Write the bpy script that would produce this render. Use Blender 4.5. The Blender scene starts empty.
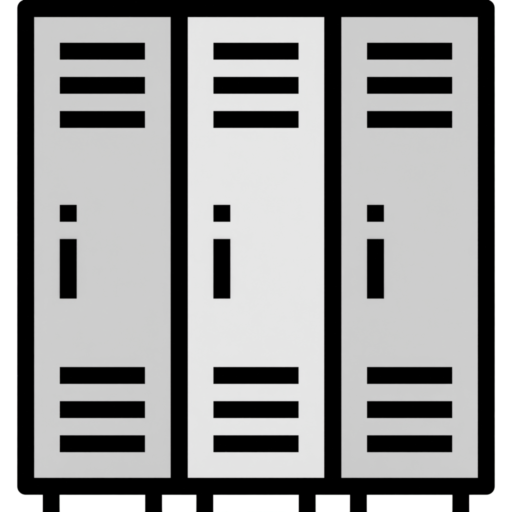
import bpy, bmesh, math

S = bpy.context.scene
C = S.collection
U = 0.03            # one drawing unit in metres; the view is 60 units square
FLOOR = -0.012      # the feet run a little past the lower edge of the view
DEPTH = 0.50        # depth of the cabinet
REC = 0.0015         # the doors sit this far back from the cabinet's front

def X(u): return (u - 30.0) * U
def Z(u): return (60.0 - u) * U

# ---------------------------------------------------------------- materials
def paint(name, col, rough=0.6, spec=0.0, wear=0.0):
    m = bpy.data.materials.new(name); m.use_nodes = True
    nt = m.node_tree; b = nt.nodes['Principled BSDF']
    b.inputs['Roughness'].default_value = rough
    b.inputs['Specular IOR Level'].default_value = spec
    b.inputs['Base Color'].default_value = (col, col, col, 1)
    if wear:
        tc = nt.nodes.new('ShaderNodeTexCoord')
        n = nt.nodes.new('ShaderNodeTexNoise'); n.inputs['Scale'].default_value = 6
        r = nt.nodes.new('ShaderNodeMapRange')
        r.inputs['To Min'].default_value = rough - wear
        r.inputs['To Max'].default_value = rough + wear
        nt.links.new(tc.outputs['Object'], n.inputs['Vector'])
        nt.links.new(n.outputs['Fac'], r.inputs['Value'])
        nt.links.new(r.outputs['Result'], b.inputs['Roughness'])
    return m

GREY = paint('grey_enamel', 0.604, 0.6, 0.0, 0.1)
LIGHT = paint('light_grey_enamel', 0.787, 0.6, 0.0, 0.1)
BLACK = paint('black_enamel', 0.0, 0.7, 0.0)
WHITE = paint('white_studio_paper', 0.9, 0.9, 0.0)

# ---------------------------------------------------------------- helpers
def box(bm, x0, x1, y0, y1, z0, z1):
    v = [bm.verts.new((x, y, z)) for x in (x0, x1) for y in (y0, y1) for z in (z0, z1)]
    for f in ((0,1,3,2), (4,6,7,5), (0,4,5,1), (2,3,7,6), (0,2,6,4), (1,5,7,3)):
        bm.faces.new([v[i] for i in f])

def grid_solid(bm, xs, zs, y0, y1, solid):
    """Slab between y0 and y1 made of the cells for which solid(i, j) holds."""
    V = {}
    def v(i, j, k):
        if (i, j, k) not in V:
            V[i, j, k] = bm.verts.new((xs[i], (y0, y1)[k], zs[j]))
        return V[i, j, k]
    nx, nz = len(xs) - 1, len(zs) - 1
    s = lambda i, j: 0 <= i < nx and 0 <= j < nz and solid(i, j)
    for i in range(nx):
        for j in range(nz):
            if not s(i, j): continue
            for k in (0, 1):
                bm.faces.new([v(i,j,k), v(i+1,j,k), v(i+1,j+1,k), v(i,j+1,k)])
            if not s(i-1, j): bm.faces.new([v(i,j,0), v(i,j,1), v(i,j+1,1), v(i,j+1,0)])
            if not s(i+1, j): bm.faces.new([v(i+1,j,0), v(i+1,j,1), v(i+1,j+1,1), v(i+1,j+1,0)])
            if not s(i, j-1): bm.faces.new([v(i,j,0), v(i,j,1), v(i+1,j,1), v(i+1,j,0)])
            if not s(i, j+1): bm.faces.new([v(i,j+1,0), v(i,j+1,1), v(i+1,j+1,1), v(i+1,j+1,0)])

def obj(name, bm, mat, parent=None, loc=(0, 0, 0), bevel=0.0):
    bmesh.ops.recalc_face_normals(bm, faces=bm.faces[:])
    me = bpy.data.meshes.new(name); bm.to_mesh(me); bm.free()
    me.materials.append(mat)
    o = bpy.data.objects.new(name, me); C.objects.link(o)
    o.parent = parent; o.location = loc
    if bevel:
        b = o.modifiers.new('Bevel', 'BEVEL'); b.width = bevel; b.segments = 2
        b.limit_method = 'ANGLE'; b.angle_limit = math.radians(40)
    return o

# ---------------------------------------------------------------- the lockers
bank = bpy.data.objects.new('locker_bank', None); C.objects.link(bank)
bank['label'] = 'bank of three tall grey steel lockers in one black rounded frame on short black legs'
bank['category'] = 'lockers'

# shell: rounded outer frame, two dividers, three open bays
xs = [X(u) for u in (2, 4, 20, 22, 38, 40, 56, 58)]
zs = [Z(u) for u in (58, 56, 2, -0.06)]
bm = bmesh.new()
grid_solid(bm, xs, zs, 0.0, DEPTH - 0.012, lambda i, j: not (j == 1 and i in (1, 3, 5)))
cor = [e for e in bm.edges
       if abs(e.verts[0].co.y - e.verts[1].co.y) > 0.1
       and all(min(abs(q.co.x - xs[0]), abs(q.co.x - xs[-1])) < 1e-6
               and min(abs(q.co.z - zs[0]), abs(q.co.z - zs[-1])) < 1e-6 for q in e.verts)]
bmesh.ops.bevel(bm, geom=cor, offset=U, offset_type='OFFSET', segments=12, profile=0.5, affect='EDGES')
frame = obj('frame', bm, BLACK, bank)
bm = bmesh.new()
box(bm, xs[0] + .03, xs[-1] - .03, DEPTH - 0.012, DEPTH, zs[0] + .003, zs[-1] - .003)
obj('back_panel', bm, BLACK, bank)

# doors: sheet steel with folded returns and six cut vent openings
TH = 0.018
VENTS = (5, 9, 13, 43, 47, 51)      # top of each opening, in units
def door_bm():
    g = 0.0004
    xs = [0 + g, 3*U, 13*U, 16*U - g]
    zu = sorted({56, 2, *VENTS, *[v + 2 for v in VENTS]}, reverse=True)
    zs = [Z(u) for u in zu]; zs[0] += g; zs[-1] -= g
    bm = bmesh.new()
    grid_solid(bm, xs, zs, 0, 0.0015, lambda i, j: not (i == 1 and zu[j+1] in VENTS))
    for a, b in ((xs[0] + .0006, xs[0] + .0022), (xs[-1] - .0022, xs[-1] - .0006)):   # folded returns
        box(bm, a, b, 0.0015, TH, zs[0] + .003, zs[-1] - .003)
    for a, b in ((zs[0] + .0006, zs[0] + .0022), (zs[-1] - .0022, zs[-1] - .0006)):
        box(bm, xs[0] + .003, xs[-1] - .003, 0.0015, TH, a, b)
    return bm

def vent_bm():
    """Black louvre cassette: tray behind the opening with two slanting blades."""
    w, h = 10*U, 2*U
    t = .0012; g = .0002; d0, d1 = .0004, .016
    bm = bmesh.new()
    box(bm, g, w - g, d0, d1, g, g + t)
    box(bm, g, w - g, d0, d1, h - g - t, h - g)
    box(bm, g, g + t, d0, d1, g + t, h - g - t)
    box(bm, w - g - t, w - g, d0, d1, g + t, h - g - t)
    box(bm, g, w - g, d1, d1 + t, g, h - g)
    for k in (1/3, 2/3):
        z = h * k
        p = [(.002, z - .007), (.002, z - .0055), (.014, z + .007), (.014, z + .0055)]
        v = [[bm.verts.new((x, y, zz)) for y, zz in p] for x in (g + t, w - g - t)]
        for q in v: bm.faces.new(q)
        for i in range(4):
            j = (i + 1) % 4
            bm.faces.new([v[0][i], v[0][j], v[1][j], v[1][i]])
    return bm

def handle_bm():
    """Pull bar on two stand-offs."""
    w, h = 2*U, 7*U
    bm = bmesh.new()
    box(bm, 0, w, -.009, -.005, 0, h)
    for z in (.012, h - .042):
        box(bm, .012, w - .012, -.005, 0, z, z + .030)
    return bm

def lock_bm():
    """Square lock plate with a round cylinder and a key slot."""
    w = 2*U
    bm = bmesh.new()
    box(bm, 0, w, -.003, 0, 0, w)
    r0, r1, n = .016, .003, 24
    c = w / 2
    rings = []
    for r, y in ((.017, -.003), (.017, -.008), (.0155, -.009)):
        rings.append([bm.verts.new((c + r*math.cos(a*2*math.pi/n), y, c + r*math.sin(a*2*math.pi/n))) for a in range(n)])
    for a, b in zip(rings, rings[1:]):
        for i in range(n):
            bm.faces.new([a[i], a[(i+1) % n], b[(i+1) % n], b[i]])
    # face of the cylinder round the key slot
    sl = [bm.verts.new((c + x, -.009, c + z)) for x, z in ((.0012, .006), (-.0012, .006), (-.0012, -.006), (.0012, -.006))]
    sb = [bm.verts.new((q.co.x, -.004, q.co.z)) for q in sl]
    L = rings[-1]
    quads = [(0, 6, 1, 0), (6, 12, 1, 1), (12, 18, 2, 2), (18, 24, 3, 3)]
    for s0, s1, _, si in quads:
        for i in range(s0, s1):
            bm.faces.new([L[i], L[(i+1) % n], sl[si]])
        bm.faces.new([L[s1 % n], sl[(si + 1) % 4], sl[si]])
    for i in range(4):
        bm.faces.new([sl[i], sl[(i+1) % 4], sb[(i+1) % 4], sb[i]])
    bm.faces.new(sb)
    return bm

def make_door():
    d = obj('door', door_bm(), GREY, bank, (X(4), REC, 0))
    first = None
    for v in VENTS:
        loc = (3*U, 0, Z(v + 2))
        if first is None:
            first = obj('vent', vent_bm(), BLACK, d, loc)
        else:
            c = first.copy(); C.objects.link(c); c.parent = d; c.location = loc
    obj('lock', lock_bm(), BLACK, d, (3*U, 0, Z(26)))
    obj('handle', handle_bm(), BLACK, d, (3*U, 0, Z(35)))
    return d

door = make_door()
door['label'] = 'mid grey left door with black louvre vents, lock and handle'
for u, lab, mat in ((22, 'pale grey middle door, lighter than the two beside it', LIGHT),
                    (40, 'mid grey right door with black louvre vents, lock and handle', GREY)):
    d = door.copy(); d.data = door.data.copy(); d.data.materials[0] = mat
    C.objects.link(d); d.parent = bank; d.location = (X(u), REC, 0); d['label'] = lab
    for ch in list(door.children):
        c = ch.copy(); C.objects.link(c); c.parent = d

# legs: two under each locker, each a front and a rear post joined by a skid
def leg_bm():
    w = 2*U; top = Z(58)
    bm = bmesh.new()
    prof = [(.002, top), (.062, top), (.062, FLOOR + .014), (DEPTH - .072, FLOOR + .014), (DEPTH - .072, top),
            (DEPTH - .012, top), (DEPTH - .012, FLOOR), (.002, FLOOR)]
    a = [bm.verts.new((0, y, z)) for y, z in prof]
    b = [bm.verts.new((w, y, z)) for y, z in prof]
    n = len(prof)
    # side faces as convex pieces
    for s in (a, b):
        bm.faces.new([s[0], s[1], s[2], s[7]])
        bm.faces.new([s[2], s[3], s[6], s[7]])
        bm.faces.new([s[3], s[4], s[5], s[6]])
    for i in range(n):
        bm.faces.new([a[i], a[(i+1) % n], b[(i+1) % n], b[i]])
    return bm
leg = obj('leg', leg_bm(), BLACK, bank, (X(5), 0, 0))
for u in (17, 23, 35, 41, 53):
    c = leg.copy(); C.objects.link(c); c.parent = bank; c.location = (X(u), 0, 0)

# ---------------------------------------------------------------- the white surface and background
def sweep():
    R, YB, TOP, W = 1.2, 3.4, 5.0, 6.0
    pts = [(-14.0, FLOOR)]
    for k in range(25):
        a = math.pi/2 * k/24
        pts.append((YB - R + R*math.sin(a), FLOOR + R - R*math.cos(a)))
    pts.append((YB, TOP))
    bf, bb = bmesh.new(), bmesh.new()
    def strip(bm, P):
        L = [[bm.verts.new((x, y, z)) for x in (-W, W)] for y, z in P]
        for p, q in zip(L, L[1:]):
            f = bm.faces.new([p[0], p[1], q[1], q[0]]); f.smooth = True
    strip(bf, pts[:2]); strip(bb, pts[1:])
    f = obj('floor', bf, WHITE); f['kind'] = 'structure'
    b = obj('backdrop', bb, WHITE); b['kind'] = 'structure'
sweep()

# ---------------------------------------------------------------- light
w = bpy.data.worlds.new('World'); S.world = w; w.use_nodes = True
bg = w.node_tree.nodes['Background']
bg.inputs['Color'].default_value = (1, 1, 1, 1); bg.inputs['Strength'].default_value = 0.07

def area(name, loc, rot, sx, sy, power, spread=180):
    l = bpy.data.lights.new(name, 'AREA'); l.shape = 'RECTANGLE'; l.size = sx; l.size_y = sy; l.energy = power; l.spread = math.radians(spread)
    o = bpy.data.objects.new(name, l); C.objects.link(o); o.location = loc
    o.rotation_euler = [math.radians(a) for a in rot]
    return o
# added lights out of view: a broad frontal one at lens height, tipped down a little, and two overhead ones that wash the background
area('added_front_light', (0, -13.5, 0.9), (70, 0, 0), 1.6, 1.6, 1562)
area('added_background_light', (-2.4, 1.6, 3.2), (52, 0, 0), 2.0, 0.5, 180, 100)
area('added_background_light', (2.4, 1.6, 3.2), (52, 0, 0), 2.0, 0.5, 180, 100)

# ---------------------------------------------------------------- camera
cd = bpy.data.cameras.new('Camera'); cam = bpy.data.objects.new('Camera', cd); C.objects.link(cam)
cd.type = 'ORTHO'; cd.ortho_scale = 60 * U; cd.clip_end = 100
cam.location = (0, -6, 30 * U); cam.rotation_euler = (math.radians(90), 0, 0)
S.camera = cam

vs = S.view_settings
vs.view_transform = 'Standard'; vs.look = 'None'; vs.exposure = 0; vs.gamma = 1; vs.use_curve_mapping = False
